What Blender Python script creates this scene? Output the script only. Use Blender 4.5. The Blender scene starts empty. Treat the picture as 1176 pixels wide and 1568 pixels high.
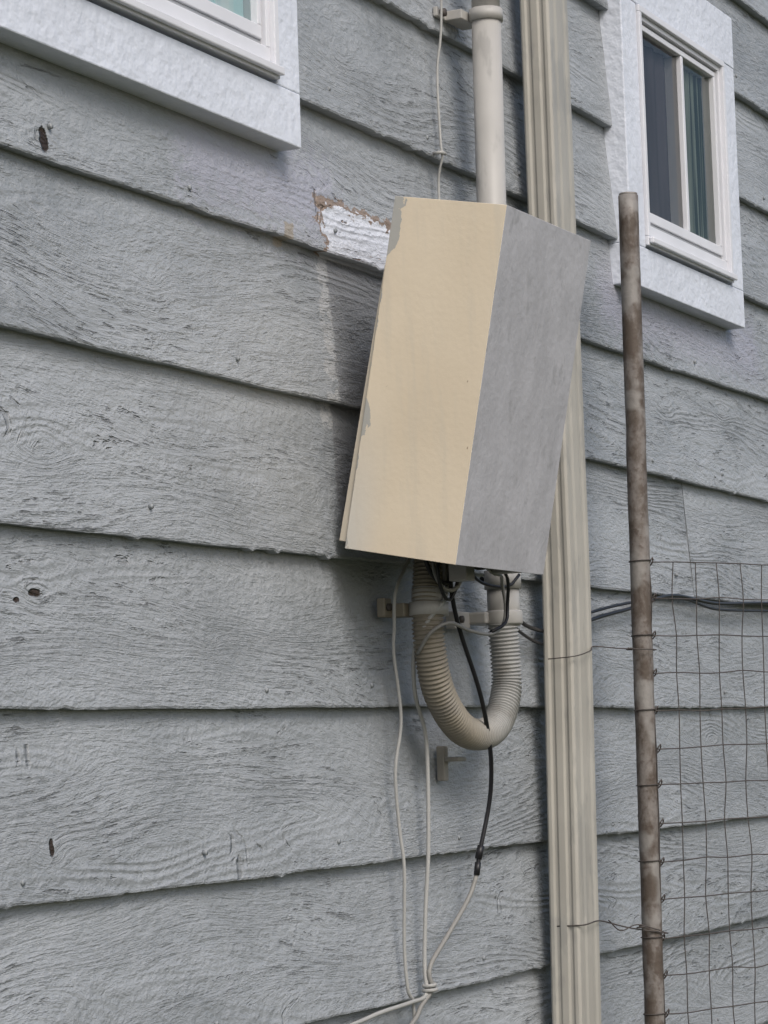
import bpy, bmesh, math, random
from mathutils import Vector, Matrix, noise
random.seed(7)
scene=bpy.context.scene
COL=scene.collection

# ---------------------------------------------------------------- helpers
class NT:
    def __init__(s,name):
        s.m=bpy.data.materials.new(name); s.m.use_nodes=True
        s.t=s.m.node_tree; s.t.nodes.clear()
        s.out=s.t.nodes.new('ShaderNodeOutputMaterial')
        s.b=s.t.nodes.new('ShaderNodeBsdfPrincipled')
        s.t.links.new(s.b.outputs[0],s.out.inputs[0])
        g=s.t.nodes.new('ShaderNodeNewGeometry'); s.pos=g.outputs['Position']
        sx=s.t.nodes.new('ShaderNodeSeparateXYZ'); s.t.links.new(s.pos,sx.inputs[0])
        s.x,s.y,s.z=sx.outputs
    def put(s,sock,v):
        if isinstance(v,bpy.types.NodeSocket): s.t.links.new(v,sock)
        elif isinstance(v,(tuple,list)) and len(v)==3 and sock.type=='RGBA': sock.default_value=(*v,1)
        else: sock.default_value=v
    def attr(s,name):
        at=s.t.nodes.new('ShaderNodeAttribute'); at.attribute_name=name; return at.outputs['Fac']
    def M(s,op,a,b=0.0,c=None,clamp=False):
        n=s.t.nodes.new('ShaderNodeMath'); n.operation=op; n.use_clamp=clamp
        s.put(n.inputs[0],a); s.put(n.inputs[1],b)
        if c is not None: s.put(n.inputs[2],c)
        return n.outputs[0]
    def V(s,x,y,z):
        n=s.t.nodes.new('ShaderNodeCombineXYZ')
        s.put(n.inputs[0],x); s.put(n.inputs[1],y); s.put(n.inputs[2],z); return n.outputs[0]
    def N(s,vec,scale=1,detail=2,rough=.5,dist=0):
        n=s.t.nodes.new('ShaderNodeTexNoise')
        if vec is not None: s.put(n.inputs['Vector'],vec)
        n.inputs['Scale'].default_value=scale; n.inputs['Detail'].default_value=detail
        n.inputs['Roughness'].default_value=rough; n.inputs['Distortion'].default_value=dist
        return n.outputs['Fac']
    def SS(s,v,a,b,o0=0.0,o1=1.0):
        n=s.t.nodes.new('ShaderNodeMapRange'); n.interpolation_type='SMOOTHSTEP'
        s.put(n.inputs['Value'],v)
        n.inputs['From Min'].default_value=a; n.inputs['From Max'].default_value=b
        n.inputs['To Min'].default_value=o0; n.inputs['To Max'].default_value=o1
        return n.outputs['Result']
    def MIX(s,f,a,b,mode='MIX'):
        n=s.t.nodes.new('ShaderNodeMix'); n.data_type='RGBA'; n.blend_type=mode
        s.put(n.inputs[0],f); s.put(n.inputs[6],a); s.put(n.inputs[7],b); return n.outputs[2]
    def bump(s,h,dist,strength=1.0):
        n=s.t.nodes.new('ShaderNodeBump'); n.inputs['Distance'].default_value=dist
        n.inputs['Strength'].default_value=strength
        s.put(n.inputs['Height'],h); s.t.links.new(n.outputs[0],s.b.inputs['Normal'])
    def fin(s,col,rough=.6,spec=.4,metal=0):
        s.put(s.b.inputs['Base Color'],col); s.put(s.b.inputs['Roughness'],rough)
        s.b.inputs['Specular IOR Level'].default_value=spec; s.b.inputs['Metallic'].default_value=metal
        return s.m
    def A(s,*v):
        r=v[0]
        for q in v[1:]: r=s.M('ADD',r,q)
        return r
    def mul(s,a,b): return s.M('MULTIPLY',a,b)
    def boxmask(s,x0,x1,z0,z1,e=.01,jit=0.0,jv=None):
        X=s.x; Z=s.z
        if jv is not None:
            X=s.A(X,s.mul(s.M('SUBTRACT',jv,.5),jit)); Z=s.A(Z,s.mul(s.M('SUBTRACT',jv,.5),jit))
        a=s.SS(X,x0-e,x0+e); b=s.SS(X,x1-e,x1+e,1,0); c=s.SS(Z,z0-e,z0+e); d=s.SS(Z,z1-e,z1+e,1,0)
        return s.mul(s.mul(a,b),s.mul(c,d))

def empty(name):
    o=bpy.data.objects.new(name,None); COL.objects.link(o); return o
def obj(name,verts,faces,mat,parent=None,smooth=False,bevel=0,solid=0,mats=None,fm=None,recalc=True):
    me=bpy.data.meshes.new(name); me.from_pydata([tuple(v) for v in verts],[],faces); 
    o=bpy.data.objects.new(name,me); COL.objects.link(o)
    for m in (mats or [mat]): me.materials.append(m)
    if fm:
        for i,p in enumerate(me.polygons): p.material_index=fm[i]
    if recalc:
        bm=bmesh.new(); bm.from_mesh(me); bmesh.ops.recalc_face_normals(bm,faces=bm.faces); bm.to_mesh(me); bm.free()
    if smooth:
        for p in me.polygons: p.use_smooth=True
    if solid:
        md=o.modifiers.new('solid','SOLIDIFY'); md.thickness=solid; md.offset=-1
    if bevel:
        md=o.modifiers.new('bevel','BEVEL'); md.width=bevel; md.segments=2; md.limit_method='ANGLE'; md.angle_limit=.6
    if parent: o.parent=parent
    return o
def boxes(name,lst,mat,parent=None,bevel=.0015):
    # each (x0,x1,c0,c1,z0,z1), c = distance out of the wall (towards -Y)
    vs=[];fs=[]
    for x0,x1,c0,c1,z0,z1 in lst:
        b=len(vs)
        for x in (x0,x1):
            for c in (c0,c1):
                for z in (z0,z1): vs.append((x,-c,z))
        fs+= [tuple(b+i for i in f) for f in [(0,1,3,2),(4,6,7,5),(0,4,5,1),(2,3,7,6),(0,2,6,4),(1,5,7,3)]]
    return obj(name,vs,fs,mat,parent,bevel=bevel)
def catmull(pts,step):
    pts=[Vector(p) for p in pts]; P=[pts[0]*2-pts[1]]+pts+[pts[-1]*2-pts[-2]]
    out=[]
    for i in range(1,len(P)-2):
        a,b,c,d=P[i-1:i+3]; n=max(2,int((c-b).length/step))
        for k in range(n):
            t=k/n
            out.append(.5*((2*b)+(-a+c)*t+(2*a-5*b+4*c-d)*t*t+(-a+3*b-3*c+d)*t**3))
    out.append(pts[-1]); return out
def tubedata(pts,rad,seg=10,step=.01,raw=False):
    P=[Vector(p) for p in pts] if raw else catmull(pts,step)
    n=len(P); T=[(P[min(i+1,n-1)]-P[max(i-1,0)]).normalized() for i in range(n)]
    up=Vector((0,-1,.1)); 
    if abs(T[0].dot(up.normalized()))>.9: up=Vector((1,0,.1))
    nrm=(up-T[0]*up.dot(T[0])).normalized()
    vs=[];fs=[];L=0
    for i in range(n):
        if i: L+=(P[i]-P[i-1]).length
        nrm=(nrm-T[i]*nrm.dot(T[i])).normalized(); bn=T[i].cross(nrm)
        r=rad(L) if callable(rad) else rad
        for k in range(seg):
            a=2*math.pi*k/seg; vs.append(P[i]+(nrm*math.cos(a)+bn*math.sin(a))*r)
    for i in range(n-1):
        for k in range(seg):
            fs.append((i*seg+k,i*seg+(k+1)%seg,(i+1)*seg+(k+1)%seg,(i+1)*seg+k))
    fs.append(tuple(range(seg-1,-1,-1))); fs.append(tuple((n-1)*seg+k for k in range(seg)))
    return vs,fs
def tubes(name,lst,mat,parent=None,seg=10,step=.01):
    V=[];F=[]
    for it in lst:
        pts,r=it[0],it[1]; raw=len(it)>2 and it[2]
        v,f=tubedata(pts,r,seg,step,raw); b=len(V); V+=v; F+=[tuple(b+i for i in q) for q in f]
    return obj(name,V,F,mat,parent,smooth=True)
def W(x,z,c=0): return (x,-c,z)

# ---------------------------------------------------------------- materials
HOLES=[(2.668,2.362,.010,.017),(2.656,1.492,.006,.012),(2.643,1.80,.016,.006),(2.60,1.79,.007,.004)]
def siding_mat():
    n=NT('painted_cedar')
    bid=n.attr('bid'); fld=n.attr('fld'); rmask=n.attr('rmask'); tone=n.attr('tone')
    x,z=n.x,n.z
    zo=n.A(z,n.mul(bid,1.93))
    blob=n.N(n.V(n.mul(x,44),bid,n.mul(zo,72)),1,3,.7)
    zz=n.A(n.mul(zo,135),n.mul(fld,32))
    fib=n.N(n.V(n.mul(x,16),bid,zz),1,3,.7)
    ring=n.M('SINE',n.A(n.mul(fld,112),n.mul(blob,3.2)))
    ring=n.M('POWER',n.M('MULTIPLY_ADD',ring,.5,.5),1.5)
    pit=n.mul(n.SS(fib,.59,.70),n.SS(rmask,.3,.7))
    hole=None
    for kx,kz,sx,sz in HOLES:
        dx=n.M('DIVIDE',n.M('SUBTRACT',x,kx),sx); dz=n.M('DIVIDE',n.M('SUBTRACT',z,kz),sz)
        d=n.A(n.mul(dx,dx),n.mul(dz,dz),n.mul(n.M('SUBTRACT',blob,.5),2.2))
        e=n.SS(d,.5,1.0,1,0); hole=e if hole is None else n.M('MAXIMUM',hole,e)
    h=n.A(n.mul(n.mul(ring,rmask),.36),n.mul(fib,1.0),n.mul(pit,-1.1),n.mul(blob,1.35),n.mul(hole,-5))
    c=n.MIX(tone,(.245,.264,.280),(.355,.378,.400))
    c=n.MIX(n.SS(blob,.35,.7,0,.35),c,(.40,.425,.46))
    bt=n.M('FRACT',n.mul(bid,.731))
    c=n.MIX(n.mul(bt,.3),c,(.28,.292,.285))
    c=n.MIX(n.mul(pit,.4),c,(.15,.155,.16))
    lil=n.M('MAXIMUM',n.boxmask(3.0,3.46,2.36,2.47,.05,.2,blob),n.boxmask(4.55,5.5,2.38,2.5,.05,.15,blob))
    c=n.MIX(n.mul(lil,.4),c,(.38,.37,.48))
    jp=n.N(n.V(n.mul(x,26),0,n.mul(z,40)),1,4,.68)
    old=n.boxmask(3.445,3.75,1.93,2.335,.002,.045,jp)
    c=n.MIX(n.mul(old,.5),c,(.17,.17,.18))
    edge=n.mul(n.boxmask(3.414,3.450,2.08,2.335,.004,.07,jp),n.SS(jp,.44,.50))
    c=n.MIX(n.mul(edge,.75),c,(.46,.47,.48))
    jx=n.mul(n.M('SUBTRACT',jp,.5),.12)
    X=n.A(x,jx,n.mul(n.M('SUBTRACT',z,2.38),.35)); Z=n.A(z,n.mul(jx,.5))
    peel=n.mul(n.mul(n.SS(X,3.412,3.414),n.SS(Z,2.416,2.418,1,0)),n.mul(n.SS(z,2.333,2.336),n.SS(x,3.70,3.72,1,0)))
    rim=n.mul(n.mul(n.SS(X,3.400,3.402),n.SS(Z,2.423,2.425,1,0)),n.mul(n.SS(z,2.333,2.336),n.SS(x,3.70,3.72,1,0)))
    chips=n.SS(n.A(fib,n.mul(n.SS(z,2.385,2.43),.2)),.64,.68)
    c=n.MIX(rim,c,(.27,.21,.17))
    c=n.MIX(peel,c,n.MIX(chips,(.66,.69,.75),(.25,.19,.15)))
    br=n.boxmask(3.285,3.312,2.333,2.362,.002,.03,jp)
    c=n.MIX(br,c,(.33,.30,.26))
    c=n.MIX(hole,c,(.035,.022,.015))
    n.bump(h,.0034,1.0)
    return n.fin(c,n.SS(blob,.3,.7,.36,.56),.5)
def paint(name,col,rough=.5,bs=60,bd=.0006,var=.12,spec=.4,dirt=None,streak=None):
    n=NT(name)
    a=n.N(n.pos,bs,2); b=n.N(n.pos,6,3,.6)
    c=n.MIX(n.SS(b,.3,.7),tuple(k*(1-var) for k in col),tuple(min(1,k*(1+var)) for k in col))
    if dirt:
        d=n.SS(n.N(n.V(n.x,n.y,n.mul(n.z,.35)),dirt[1],4,.65),dirt[2],dirt[2]+.1); c=n.MIX(n.mul(d,dirt[3]),c,dirt[0])
    h=a
    if streak: h=n.A(a,n.mul(n.N(n.V(n.mul(n.x,streak[0]),n.mul(n.y,streak[0]),n.mul(n.z,streak[1])),1,2),2.0))
    n.bump(h,bd,1.0)
    return n.fin(c,rough,spec)
def plain(name,col,rough=.6):
    n=NT(name); return n.fin(n.MIX(n.SS(n.N(n.pos,8,2),.3,.7),tuple(k*.93 for k in col),col),rough,.35)
TRIM=paint('white_trim_paint',(.66,.70,.78),.5,50,.0014,.04,dirt=((.48,.50,.53),14,.62,.4),streak=(60,60))
VINYL=plain('white_vinyl',(.72,.73,.77),.35)
GROOVE=plain('grey_vinyl_track',(.42,.43,.45),.5)
DARK=plain('dark_gap',(.03,.03,.03),.8)
PVC=paint('painted_conduit',(.40,.39,.37),.45,30,.0006,.07,dirt=((.28,.275,.26),18,.56,.6))
DSP=paint('painted_downspout',(.40,.385,.345),.42,25,.0006,.07,dirt=((.29,.285,.265),16,.52,.6),streak=(10,1.5))
BLACK=plain('black_cable_jacket',(.018,.018,.021),.35)
WCAB=plain('painted_cable_jacket',(.38,.38,.365),.5)
GCAB=plain('grey_cable_jacket',(.26,.255,.24),.5)
METW=plain('weathered_wire',(.075,.065,.06),.55)

def cream_mat():
    n=NT('cream_enamel')
    j=n.N(n.V(n.mul(n.x,30),n.mul(n.y,45),n.mul(n.z,28)),1,4,.6)
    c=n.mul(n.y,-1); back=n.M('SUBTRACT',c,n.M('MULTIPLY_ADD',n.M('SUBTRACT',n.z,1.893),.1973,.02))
    bw=n.A(n.SS(n.z,2.31,2.34,.0,.016),n.mul(n.SS(n.z,2.03,2.06),n.SS(n.z,2.09,2.11,.010,0)))
    m=n.M('LESS_THAN',n.A(back,n.mul(n.M('SUBTRACT',j,.5),.035)),bw)
    col=n.MIX(n.SS(n.N(n.pos,5,3),.3,.7),(.69,.59,.445),(.75,.65,.50))
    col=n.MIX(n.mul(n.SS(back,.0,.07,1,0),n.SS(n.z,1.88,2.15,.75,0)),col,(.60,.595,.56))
    col=n.MIX(n.SS(n.N(n.V(n.mul(n.x,10),n.mul(n.y,26),n.mul(n.z,3)),1,4,.65),.48,.70,0,.45),col,(.60,.54,.44))
    sp=n.SS(n.N(n.pos,60,2),.76,.79); col=n.MIX(n.mul(sp,.8),col,(.25,.17,.11))
    col=n.MIX(m,col,(.42,.415,.385))
    n.bump(n.A(n.N(n.pos,120,2),n.mul(m,1.2)),.0003,1)
    return n.fin(col,.42,.4)
CREAM=cream_mat()
TRAY=plain('cream_tray',(.58,.52,.42),.5)
def greyface():
    n=NT('brushed_grey_paint')
    s1=n.N(n.V(n.mul(n.x,60),n.mul(n.y,10),n.mul(n.z,16)),1,4,.6)
    s2=n.N(n.V(n.mul(n.x,12),0,n.mul(n.z,7)),1,4,.65)
    c=n.MIX(n.SS(s2,.35,.65),(.385,.385,.405),(.46,.46,.485))
    c=n.MIX(n.SS(s1,.45,.8,0,.25),c,(.53,.53,.56))
    c=n.MIX(n.SS(n.N(n.V(n.mul(n.x,24),0,n.mul(n.z,15)),1,4,.6),.58,.66,0,.5),c,(.30,.30,.31))
    n.bump(n.A(s1,n.N(n.pos,90,2)),.0009,1)
    return n.fin(c,.45,.4)
GREYF=greyface()
def rust():
    n=NT('weathered_galvanised_pipe')
    a=n.N(n.V(n.mul(n.x,30),n.mul(n.y,30),n.mul(n.z,16)),1,4,.65); b=n.N(n.pos,110,3)
    c=n.MIX(n.SS(a,.36,.60),(.215,.195,.18),(.10,.08,.065))
    c=n.MIX(n.SS(b,.52,.72,0,.6),c,(.075,.052,.04))
    c=n.MIX(n.SS(n.N(n.V(n.mul(n.x,12),n.mul(n.y,12),n.mul(n.z,12)),1,3),.56,.64,0,.65),c,(.31,.30,.285))
    n.bump(n.A(a,b),.001,1); return n.fin(c,.6,.35,.15)
RUST=rust()
def flexmat():
    n=NT('ribbed_flex_paint')
    t=n.SS(n.x,3.68,3.84)
    c=n.MIX(t,(.235,.21,.165),(.34,.34,.33))
    c=n.MIX(n.SS(n.N(n.pos,22,4),.5,.7,0,.5),c,(.20,.185,.16))
    n.bump(n.N(n.pos,90,2),.0004,1); return n.fin(c,.5,.35)
FLEX=flexmat()
def ground_mat():
    n=NT('grass_soil')
    c=n.MIX(n.SS(n.N(n.pos,1.2,5),.4,.6),(.05,.075,.025),(.09,.075,.05))
    c=n.MIX(n.SS(n.N(n.pos,40,4),.4,.7,0,.6),c,(.03,.045,.015))
    return n.fin(c,.9,.2)
GROUND=ground_mat()
def glass():
    m=bpy.data.materials.new('window_glass'); m.use_nodes=True; t=m.node_tree; t.nodes.clear()
    o=t.nodes.new('ShaderNodeOutputMaterial'); mx=t.nodes.new('ShaderNodeMixShader'); fr=t.nodes.new('ShaderNodeFresnel'); fr.inputs[0].default_value=1.35
    tr=t.nodes.new('ShaderNodeBsdfTransparent'); tr.inputs[0].default_value=(.95,.97,.96,1)
    gl=t.nodes.new('ShaderNodeBsdfGlossy'); gl.inputs['Roughness'].default_value=.02
    t.links.new(fr.outputs[0],mx.inputs[0]); t.links.new(tr.outputs[0],mx.inputs[1]); t.links.new(gl.outputs[0],mx.inputs[2]); t.links.new(mx.outputs[0],o.inputs[0]); return m
GLASS=glass()
def curtain(name,c1,c2,fx):
    n=NT(name); a=n.N(n.V(n.mul(n.x,fx),0,n.mul(n.z,1.5)),1,2,.6)
    return n.fin(n.MIX(n.SS(a,.4,.6),c1,c2),.8,.1)
CUR_C=curtain('pale_curtain',(.85,.95,.96),(.66,.90,.93),25)
CUR_D=curtain('dark_curtain',(.075,.065,.075),(.125,.11,.125),18)
CUR_G=curtain('green_curtain',(.015,.04,.025),(.28,.33,.28),110)

# ---------------------------------------------------------------- house
house=empty('house')
XL,XR=-.6,9.0
zs=[1.219,1.430,1.661,1.881,2.115,2.339,2.556,2.775,3.005]
lines=[1.219-.218*k for k in range(5,0,-1)]+zs+[3.005+.222*k for k in range(1,6)]
cuts=[(2.03,3.20),(4.74,5.21)]       # window openings (x), between courses 2.556 and 3.005
TH=.020
KN=[(2.66,1.98,.05),(2.662,2.363,.03),(2.653,1.492,.03),(2.93,2.22,.035),(3.05,1.75,.03),
    (2.74,1.29,.04),(3.35,1.97,.03),(4.9,2.25,.05),(5.25,2.28,.04),(3.5,2.66,.04),(5.1,1.6,.04),(2.643,1.80,.025)]
vs=[];fs=[];bidv=[];fldv=[];rmv=[];tov=[];nails=[]
board=0; ROW=14
for k in range(len(lines)-1):
    z0,z1=lines[k],lines[k+1]+.012
    st=[XL,XR]+({1.881:[4.99],2.115:[1.2],2.339:[7.],1.661:[1.7],1.43:[6.2],1.219:[2.45]}.get(round(z0,3),[]))
    if 2.55<z0<3.0: st+=[c for ab in cuts for c in ab]
    st=sorted(set(st))
    for a,b in zip(st[:-1],st[1:]):
        board+=1
        if 2.55<z0<3.0 and any(p<(a+b)/2<q for p,q in cuts): continue
        g=.0018; X=[a+g]
        while X[-1]<b-g-.001:
            s=.012 if 2.3<X[-1]<5.9 else .05
            X.append(min(b-g,X[-1]+s))
        base=len(vs); ph=random.random()*10; cup=random.uniform(-.0012,.0012); bi=board*1.37
        cols=ROW+3; drip=0
        for x in X:
            if random.random()<.03: drip=random.choice((-.003,.0025,-.004))
            else: drip*=.25
            jz=.0007*math.sin(x*17+ph)+random.gauss(0,.0004)+.0014*math.sin(x*3.1+ph)+drip
            jy=.0012*math.sin(x*5.3+ph)+cup
            row=[]
            for r in range(ROW):
                t=r/(ROW-1); z=z1+(z0+.003-z1)*t
                c=-TH-.001+(TH-.0008)*t+jy*t+ .0012*(noise.noise(Vector((x*6,bi,z*16))))
                row.append((c,z+jz*t*t*t))
            cl=row[-1][0]
            row+=[(cl-.0012,z0+jz),(-TH*.6,z0+jz+.0003),(-TH-.006,z0+jz+.001)]
            for c,z in row:
                vs.append((x,-c,z)); bidv.append(bi)
                f=noise.noise(Vector((x*1.2+bi*3,bi,z*8.0+bi*2)))*.45+.11*noise.noise(Vector((x*4,bi,z*24)))+z*.7
                for kx,kz,s in KN:
                    if abs(kz-z)<.13 and abs(kx-x)<.2 and z0<kz<z1:
                        f+=.12*math.exp(-((x-kx)**2+((z-kz)*1.8)**2)/(s*s))
                fldv.append(f)
                q=noise.noise(Vector((x*3+9,bi,z*8)))
                rmv.append(max(.1,min(1,.5+1.6*q)))
                tov.append(max(0,min(1,.5+.8*noise.noise(Vector((x*1.6,bi,z*4)))+.5*noise.noise(Vector((x*7,bi,z*17))))))
        for i in range(len(X)-1):
            for j in range(cols-1):
                p=base+i*cols+j; fs.append((p,p+1,p+cols+1,p+cols))
        for e in (base,base+(len(X)-1)*cols): fs.append(tuple(e+j for j in range(cols)))
        xn=a+.2+random.random()*.2
        while xn<b-.02:
            if random.random()<.7: nails.append((xn+random.uniform(-.05,.05),z0+.030+random.uniform(-.008,.012)))
            xn+=.406
me=bpy.data.meshes.new('lap_siding'); me.from_pydata(vs,[],fs); sid=bpy.data.objects.new('lap_siding',me); COL.objects.link(sid)
SID=siding_mat()
me.materials.append(SID); sid.parent=house
for nm,dat in (('bid',bidv),('fld',fldv),('rmask',rmv),('tone',tov)):
    at=me.attributes.new(nm,'FLOAT','POINT'); at.data.foreach_set('value',dat)
tubes('nail_heads',[([W(x,z,-.008),W(x,z,-.0024),W(x,z,-.0016)],.0036,True) for x,z in nails],plain('painted_nail',(.30,.32,.335),.6),house,10)
Z0,Z1=lines[0]-.02,lines[-1]
sh=[(XL,XR,-.12,-.0275,0.0,2.57),(XL,XR,-.12,-.0275,3.0,Z1)]
for a,b in ((XL,2.03),(3.20,4.74),(5.21,XR)): sh.append((a,b,-.12,-.0275,2.57,3.0))
boxes('wall_sheathing',sh,plain('sheathing',(.30,.28,.25),.9),house,0)
boxes('foundation',[(XL,XR,-.0275,-.004,-.2,Z0+.03)],plain('concrete',(.3,.3,.29),.9),house,0)
boxes('rooms',[(XL,XR,-3.0,-2.9,0,Z1),(XL,XL+.1,-2.9,-.12,0,Z1),(XR-.1,XR,-2.9,-.12,0,Z1),(XL,XR,-3.0,-.0,Z1,Z1+.1)],plain('interior_wall',(.25,.24,.22),.9),house,0)

def window(x0,x1,z0,z1,fx0,fx1,fz0,fz1,muls,name):
    boxes(name+'_trim',[(x0,x1,-.02,.026,z0,fz0),(x0,fx0,-.02,.026,fz0,fz1),(fx1,x1,-.02,.026,fz0,fz1),(x0,x1,-.02,.027,fz1,z1)],TRIM,house,.002)
    def ring(nm,a,b,c,d,w,c0,c1,mat,wb=None):
        wb=wb or w
        boxes(name+nm,[(a,b,c0,c1,c,c+wb),(a,b,c0,c1,d-w,d),(a,a+w,c0,c1,c+wb,d-w),(b-w,b,c0,c1,c+wb,d-w)],mat,house,.0015)
        return a+w,b-w,c+wb,d-w
    g=.002
    r=ring('_flange',fx0+g,fx1-g,fz0+g+.004,fz1-g,.013,-.03,.032,VINYL,.018)
    r=ring('_frame',*r,.010,-.03,.024,VINYL,.026)
    boxes(name+'_sill_lip',[(fx0+.004,fx1-.004,.0325,.041,fz0+.010,fz0+.022)],VINYL,house,.002)
    r=ring('_track',*r,.005,-.03,.015,GROOVE,.010)
    r=ring('_sash',*r,.011,-.03,.019,VINYL,.020)
    boxes(name+'_mullion',[(a,b,-.02,.018,r[2],r[3]) for a,b in muls],VINYL,house,.0015)
    xa,xb,za,zb=r[0]-.003,r[1]+.003,r[2]-.003,r[3]+.003
    obj(name+'_glass',[W(xa,za,.008),W(xb,za,.008),W(xb,zb,.008),W(xa,zb,.008)],[(0,1,2,3)],GLASS,house,recalc=False)
    return r
def drape(name,x0,x1,z0,z1,c,mat,amp,wl):
    n=int((x1-x0)/.004); vs=[];fs=[]
    for i in range(n+1):
        x=x0+(x1-x0)*i/n
        y=-c+amp*math.sin(x/wl*6.283+.8*math.sin(x*9))
        vs+= [(x,y,z0),(x,y,z1)]
    for i in range(n): fs.append((2*i,2*i+1,2*i+3,2*i+2))
    return obj(name,vs,fs,mat,house,smooth=True)
window(4.632,5.308,2.467,3.144,4.716,5.232,2.547,3.032,[(4.990,5.004)],'right_window')
window(1.90,3.294,2.467,3.144,1.98,3.226,2.547,3.032,[(2.60,2.614)],'left_window')
drape('right_curtain_dark',4.745,5.035,2.56,3.0,-.014,CUR_D,.004,.06)
drape('right_curtain_green',5.035,5.207,2.56,3.0,-.014,CUR_G,.005,.026)
drape('left_curtain',2.04,3.197,2.56,3.0,-.008,CUR_C,.004,.08)

# ---------------------------------------------------------------- utility box
ub=empty('utility_box')
X0,X1=3.402,3.727
o=Vector((.02,1.893)); up=(Vector((.121,2.405))-o).normalized(); out=Vector((up.y,-up.x))
def B(x,u,v): q=o+out*u+up*v; return (x,-q.x,q.y)   # u outward, v up along the box
H,D=.522,.181
v=[B(X0,0,0),B(X0,0,H),B(X0,D,H),B(X0,D,0),B(X1,0,0),B(X1,0,H),B(X1,D,H),B(X1,D,0)]
cover=obj('cover',v,[(0,3,2,1),(4,5,6,7),(3,7,6,2),(1,2,6,5)],None,ub,solid=.002,bevel=.0022,mats=[CREAM,GREYF],fm=[0,1,1,0])
t=.004
v=[B(X0+t,-.013,.01),B(X0+t,-.003,.42),B(X0+t,.10,.42),B(X0+t,.10,.01),B(X1-t,-.013,.01),B(X1-t,-.003,.42),B(X1-t,.10,.42),B(X1-t,.10,.01)]
obj('tray',v,[(0,3,2,1),(4,5,6,7),(0,1,5,4),(1,2,6,5)],TRAY,ub,solid=.002,bevel=.001)
v=[B(X0+t+.03,.0,.02),B(X0+.03,.0,.40),B(X0+.03,.12,.40),B(X0+.03,.12,.02),B(X1-.03,.0,.02),B(X1-.03,.0,.40),B(X1-.03,.12,.40),B(X1-.03,.12,.02)]
obj('terminal_block',v,[(0,3,2,1),(4,5,6,7),(0,1,5,4),(1,2,6,5),(3,7,6,2),(0,4,7,3)],DARK,ub,bevel=.004)
boxes('wall_bracket',[(3.58,3.65,-.01,.03,1.96,2.02),(3.58,3.65,-.01,.06,2.16,2.2)],GCAB,ub)
boxes('lower_latch',[(3.545,3.575,.12,.15,1.845,1.885),(3.60,3.64,.05,.09,1.85,1.885),(3.68,3.71,.13,.17,1.862,1.875)],GCAB,ub)

# ---------------------------------------------------------------- rigid conduit
cp=empty('conduit_pipe')
tubes('pipe',[([W(3.902,2.80,.06),W(3.914,3.9,.06)],.0235,True),([W(3.884,1.87,.06),W(3.902,2.80,.06)],.0245,True)],PVC,cp,28)
tubes('coupling',[([W(3.902,2.795,.06),W(3.902,2.815,.06)],.028,True)],PVC,cp,28)
boxes('strap',[(3.865,3.937,.0,.032,2.797,2.813),(3.83,3.88,-.004,.004,2.797,2.813)],PVC,cp)
tubes('strap_screw',[([W(3.845,2.805,.004),W(3.845,2.805,.012)],.007,True)],METW,cp,12)
tubes('fitting',[([W(3.884,1.850,.06),W(3.884,1.88,.06)],.0300,True),([W(3.884,1.79,.06),W(3.884,1.850,.06)],.0262,True)],PVC,cp,28)
tubes('clamp_band',[([W(3.884,1.792,.06),W(3.884,1.795,.06),W(3.884,1.812,.06),W(3.884,1.815,.06)],lambda L:.0305 if .002<L<.021 else .029,True)],PVC,cp,28)
boxes('clamp',[(3.845,3.925,.0,.045,1.794,1.813),(3.79,3.85,-.002,.016,1.786,1.814)],PVC,cp,.003)
tubes('clamp_screw',[([W(3.81,1.801,.016),W(3.81,1.801,.021)],.006,True)],METW,cp,10)

# ---------------------------------------------------------------- flexible conduit
fc=empty('flexible_conduit')
P=[W(3.611,1.90,.06),(W(3.600,1.84,.06)),W(3.594,1.791,.06),W(3.600,1.74,.06),W(3.620,1.69,.06),W(3.66,1.650,.06),W(3.71,1.624,.06),W(3.763,1.616,.06),W(3.815,1.622,.06),W(3.856,1.645,.06),W(3.884,1.69,.06),W(3.884,1.74,.06),W(3.878,1.80,.06)]
def rib(L): return .0235+.0018*math.sin(L*2*math.pi/.0064)
tubes('ribbed_tube',[(P,rib)],FLEX,fc,28,.00115)
tubes('collar',[([W(3.598,1.798,.06),W(3.599,1.818,.06)],.0305,True),([W(3.600,1.818,.06),W(3.602,1.840,.06)],.0265,True)],PVC,fc,28)
boxes('collar_tab',[(3.565,3.60,-.002,.035,1.797,1.818),(3.545,3.57,-.002,.012,1.797,1.826)],FLEX,fc,.002)
tubes('collar_screw',[([W(3.555,1.812,.012),W(3.555,1.812,.017)],.006,True)],METW,fc,10)
boxes('hanger_tab',[(3.752,3.768,-.008,.006,1.545,1.60),(3.752,3.785,.006,.03,1.575,1.582)],FLEX,fc,.002)

# ---------------------------------------------------------------- downspout
ds=empty('downspout')
w,d=.095,.055
prof=[]
def rid(n):
    pts=[]
    for i in range(n):
        for q,k in ((.25,0),(.4,1),(.6,1),(.75,0)): pts.append(((i+q)/n,k))
    return pts
r=.004; dep=.0030
prof.append((r,0)); prof.append((w-r,0)); prof.append((w,r)); 
for t,k in rid(2): prof.append((w-dep*k,r+(d-2*r)*t))
prof.append((w,d-r)); prof.append((w-r,d))
for t,k in rid(2): prof.append((w-r-(w-2*r)*t,d-dep*.6*k))
prof.append((r,d)); prof.append((0,d-r))
for t,k in rid(2): prof.append((dep*k,d-r-(d-2*r)*t))
prof.append((0,r))
lev=[-0.0,.6,1.115,1.866,2.4,2.9,3.4,4.0]
vs=[];fs=[]
for z in lev:
    x0=4.150 if z>1.87 else 4.150-(1.87-z)*.04
    for px,pc in prof: vs.append((x0+px,-(.016+pc),z))
m=len(prof)
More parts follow.
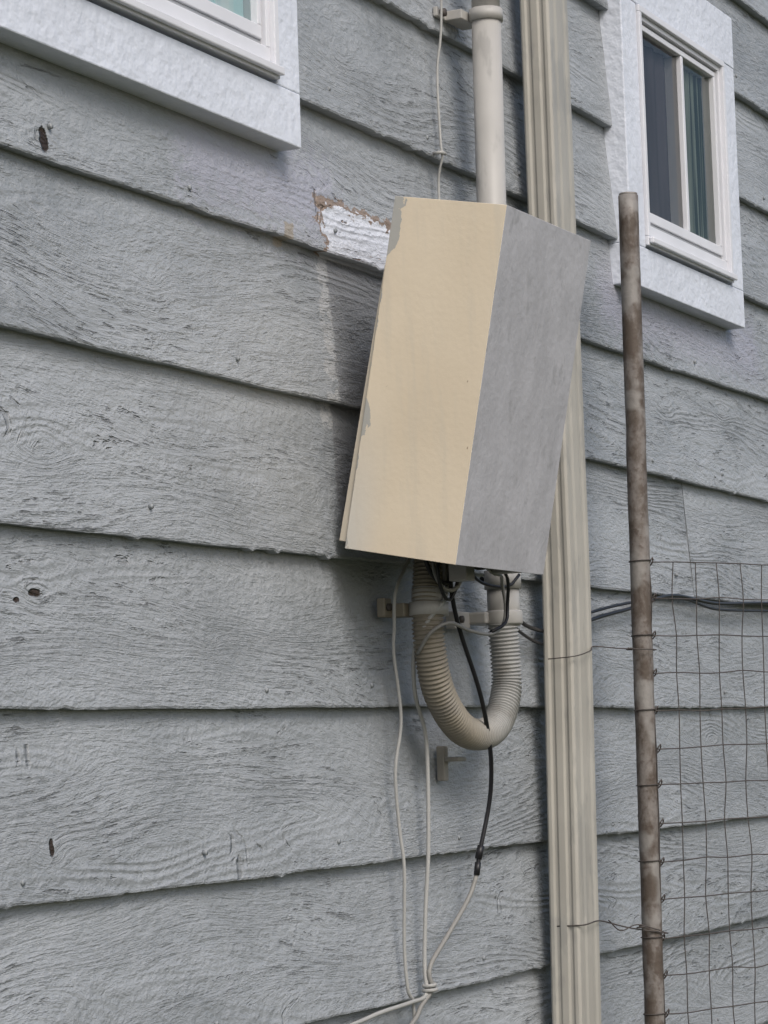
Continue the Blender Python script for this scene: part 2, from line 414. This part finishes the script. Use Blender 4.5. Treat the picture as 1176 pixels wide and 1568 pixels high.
for i in range(len(lev)-1):
    for k in range(m): fs.append((i*m+k,i*m+(k+1)%m,(i+1)*m+(k+1)%m,(i+1)*m+k))
obj('pipe_run',vs,fs,DSP,ds,bevel=.0008)

# ---------------------------------------------------------------- metal post + mesh fence
mp=empty('metal_post')
a=Vector(W(4.377,2.578,.12)); b=Vector(W(4.339,1.115,.12)); dr=(b-a)/(a.z-b.z)
bot=a+dr*(a.z+.25)
pts=[a+(bot-a)*t/60 for t in range(61)]
pts=[q+Vector((random.gauss(0,.0004),random.gauss(0,.0004),0)) for q in pts]
po=tubes('pipe',[(pts,.0180,True),([a+dr*.0,a-dr*.004],.0165,True)],RUST,mp,24)
def post_x(z): return a+dr*(a.z-z)

wf=empty('wire_mesh_fence')
base=post_x(1.9); dirv=Vector((.90,-.437,0)).normalized()
top=1.914; cell=.066; cw=.056; L=1.25
wires=[]
random.seed(3)
nrow=int(top/cell)
wob={}
def mp_(i,j):
    if (i,j) not in wob: wob[(i,j)]=Vector((random.gauss(0,.0012),random.gauss(0,.0018),random.gauss(0,.0014)))
    z=top-cell*j
    return post_x(z)+Vector((0,-.02,0))+dirv*(cw*i)+wob[(i,j)]
ncol=int(L/cw)
for j in range(nrow+1):
    wires.append(([mp_(i,j) for i in range(0,ncol+1)],.0011))
for i in range(0,ncol+1):
    wires.append(([mp_(i,j)+Vector((0,.0015,0)) for j in range(0,nrow+1)],.0010))
def ringp(c,r,n=10): return [c+Vector((r*math.cos(t*2*math.pi/n),r*math.sin(t*2*math.pi/n),.003*t/n)) for t in range(n+2)]
for j in range(0,nrow,2 ):
    c=post_x(top-cell*j); wires.append((ringp(c,.0195),.0012))
for j in range(nrow):
    c=mp_(0,j); wires.append(([c,c+Vector((.006,-.004,.008)),c+Vector((.010,-.002,0)),c+Vector((.005,.003,-.007)),c],.0014))
tubes('mesh_wires',wires,METW,wf,5,.015)
tw=[]
tw.append(([W(4.135,1.742,.03),W(4.14,1.745,.078),W(4.20,1.755,.082),W(4.25,1.764,.07),W(4.30,1.76,.10),W(4.345,1.757,.145),W(4.38,1.757,.13)],.0011))
tw.append(([W(4.13,1.290,.03),W(4.13,1.292,.078),W(4.18,1.295,.082),W(4.235,1.29,.075),W(4.29,1.275,.10),W(4.345,1.262,.145),W(4.37,1.262,.13)],.0013))
tw.append(([W(4.24,1.292,.08),W(4.27,1.272,.09),W(4.30,1.280,.11),W(4.33,1.268,.14)],.0012))
for k in range(4):
    tw.append((ringp(Vector(W(4.30+.004*k,1.757,.115)),.005,8),.001))
    tw.append((ringp(Vector(W(4.30+.004*k,1.274,.115)),.006,8),.0012))
tubes('tie_wires',tw,METW,wf,6,.006)
mp2=empty('metal_post.001')
e=base+dirv*(L+.02)
tubes('end_post',[([Vector((e.x,e.y,-.25)),Vector((e.x,e.y,2.2))],.018,True)],RUST,mp2,20)

# ---------------------------------------------------------------- cables
c1=empty('cable'); 
tubes('black_jacket',[([W(3.63,1.92,.10),W(3.606,1.865,.095),W(3.636,1.79,.09),W(3.711,1.681,.09),W(3.775,1.60,.075),W(3.81,1.545,.06),W(3.818,1.50,.05),W(3.806,1.441,.04),W(3.799,1.405,.035)],.0036)],BLACK,c1,10)
tubes('connector',[([W(3.806,1.441,.04),W(3.802,1.42,.036)],.0060,True),([W(3.801,1.415,.036),W(3.798,1.395,.034)],.0052,True)],BLACK,c1,8)
tubes('grey_jacket',[([W(3.799,1.397,.034),W(3.79,1.375,.03),W(3.766,1.352,.028),W(3.701,1.308,.025),W(3.645,1.27,.022),W(3.637,1.25,.022),W(3.64,1.232,.025),W(3.61,1.21,.02),W(3.574,1.186,.02),W(3.45,1.13,.01),W(3.40,.9,.01),W(3.40,.2,.01)],.0036)],GCAB,c1,10)
c2=empty('cable.001')
tubes('jacket',[([W(3.60,1.90,.04),W(3.582,1.872,.03),W(3.545,1.83,.03),W(3.549,1.78,.025),W(3.554,1.742,.02),W(3.576,1.643,.018),W(3.563,1.565,.012),W(3.570,1.48,.012),W(3.574,1.418,.016),W(3.578,1.30,.01),W(3.582,1.233,.012),W(3.60,1.20,.012),W(3.60,1.0,.005),W(3.60,.3,.01)],.0028)],WCAB,c2,8)
c3=empty('cable.002')
tubes('jacket',[([W(3.66,1.90,.06),W(3.60,1.83,.09),W(3.575,1.79,.07),W(3.587,1.75,.04),W(3.613,1.683,.025),W(3.655,1.623,.02),W(3.664,1.56,.018),W(3.657,1.443,.018),W(3.648,1.35,.014),W(3.638,1.266,.014),W(3.628,1.225,.02),W(3.58,1.218,.018),W(3.48,1.213,.016),W(3.402,1.205,.012),W(3.2,1.19,.01),W(2.6,1.185,.008),W(1.5,1.18,.008)],.0034)],WCAB,c3,8)
tubes('lashing',[(ringp(Vector(W(3.636,1.236,.022)),.009,8),.003),(ringp(Vector(W(3.637,1.229,.022)),.010,8),.003)],WCAB,c3,8)
c4=empty('cable.003')
tubes('thin_jacket',[([W(3.825,3.9,.012),W(3.828,3.2,.010),W(3.830,2.82,.012),W(3.822,2.70,.004),W(3.813,2.575,.010),W(3.813,2.556,.012),W(3.819,2.53,.002),W(3.82,2.49,.0),W(3.80,2.35,.01),W(3.72,2.2,.01)],.0022)],WCAB,c4,8)
tubes('clip',[([W(3.806,2.562,.0),W(3.806,2.562,.014),W(3.82,2.562,.014)],.003)],WCAB,c4,8)
c5=empty('cable.004')
tubes('loops',[([W(3.62,1.90,.12),W(3.68,1.865,.13),W(3.74,1.862,.12),W(3.79,1.85,.10),W(3.80,1.82,.10),W(3.79,1.79,.10),W(3.74,1.772,.10),W(3.66,1.775,.10),W(3.585,1.785,.10),W(3.56,1.77,.08),W(3.575,1.74,.05)],.0028),
  ([W(3.58,1.9,.08),W(3.56,1.86,.09),W(3.575,1.835,.1),W(3.60,1.84,.11),W(3.61,1.88,.12)],.003)],GCAB,c5,8)
tubes('dark_loops',[([W(3.60,1.91,.10),W(3.66,1.872,.11),W(3.72,1.876,.12),W(3.765,1.86,.12),W(3.785,1.82,.11),W(3.775,1.79,.11),W(3.74,1.775,.10)],.0028),
  ([W(3.68,1.91,.08),W(3.76,1.86,.07),W(3.83,1.85,.09),W(3.86,1.87,.10)],.0026),
  ([W(3.55,1.91,.07),W(3.57,1.86,.08),W(3.60,1.845,.09),W(3.63,1.86,.09),W(3.64,1.9,.08)],.0035),
  ([W(3.57,1.90,.10),W(3.55,1.865,.10),W(3.565,1.83,.10),W(3.59,1.82,.10),W(3.60,1.85,.11),W(3.59,1.90,.11)],.003),
  ([W(3.89,1.87,.02),W(3.95,1.85,.02),W(4.0,1.83,.02),W(4.06,1.80,.02),W(4.2,1.79,.01),W(4.3,1.80,.005),W(4.45,1.825,.004),W(4.62,1.848,.008),W(4.83,1.878,.008),W(5.1,1.872,.008),W(5.5,1.885,.008),W(5.9,1.87,.008)],.0036),
  ([W(3.90,1.85,.03),W(3.96,1.83,.03),W(4.03,1.79,.02),W(4.2,1.77,.01),W(4.40,1.83,.002),W(4.83,1.874,.006),W(5.1,1.860,.006),W(5.5,1.868,.006),W(5.9,1.865,.006)],.0028)],BLACK,c5,8)

# ---------------------------------------------------------------- ground, world, light
g=obj('ground',[(-200,-200,0),(200,-200,0),(200,200,0),(-200,200,0)],[(0,1,2,3)],GROUND)
w_=bpy.data.worlds.new('World'); scene.world=w_; w_.use_nodes=True
nt=w_.node_tree; bg=nt.nodes['Background']
sky=nt.nodes.new('ShaderNodeTexSky'); sky.sky_type='NISHITA'; sky.sun_disc=False
EL,AZ=math.radians(44),math.radians(216)
sky.sun_elevation=EL; sky.sun_rotation=AZ; sky.air_density=1.0; sky.dust_density=3.5; sky.ozone_density=1.0
nt.links.new(sky.outputs[0],bg.inputs[0]); bg.inputs[1].default_value=.15
sl=bpy.data.lights.new('sun','SUN'); sl.energy=1.5; sl.angle=math.radians(24); sl.color=(1,.98,.95)
so=bpy.data.objects.new('sun',sl); COL.objects.link(so)
sd=Vector((math.sin(AZ)*math.cos(EL),math.cos(AZ)*math.cos(EL),math.sin(EL)))
so.rotation_euler=sd.to_track_quat('Z','Y').to_euler()
scene.view_settings.view_transform='Standard'; scene.view_settings.look='None'; scene.view_settings.exposure=0

# ---------------------------------------------------------------- camera
al,th,rho=.4556,.0900,.033
f0=Vector((math.cos(al),math.sin(al),0)); R=Vector((math.sin(al),-math.cos(al),0)); Zu=Vector((0,0,1))
F=f0*math.cos(th)+Zu*math.sin(th); U=Zu*math.cos(th)-f0*math.sin(th)
Ri=R*math.cos(rho)-U*math.sin(rho); Ui=R*math.sin(rho)+U*math.cos(rho)
cam=bpy.data.cameras.new('camera'); co=bpy.data.objects.new('camera',cam); COL.objects.link(co)
mt=Matrix((( Ri.x,Ui.x,-F.x,0),(Ri.y,Ui.y,-F.y,-1.753),(Ri.z,Ui.z,-F.z,1.6),(0,0,0,1)))
co.matrix_world=mt
cam.sensor_fit='VERTICAL'; cam.sensor_height=24; cam.lens=24*4000/1568
cam.clip_start=.05; cam.clip_end=1000
scene.camera=co
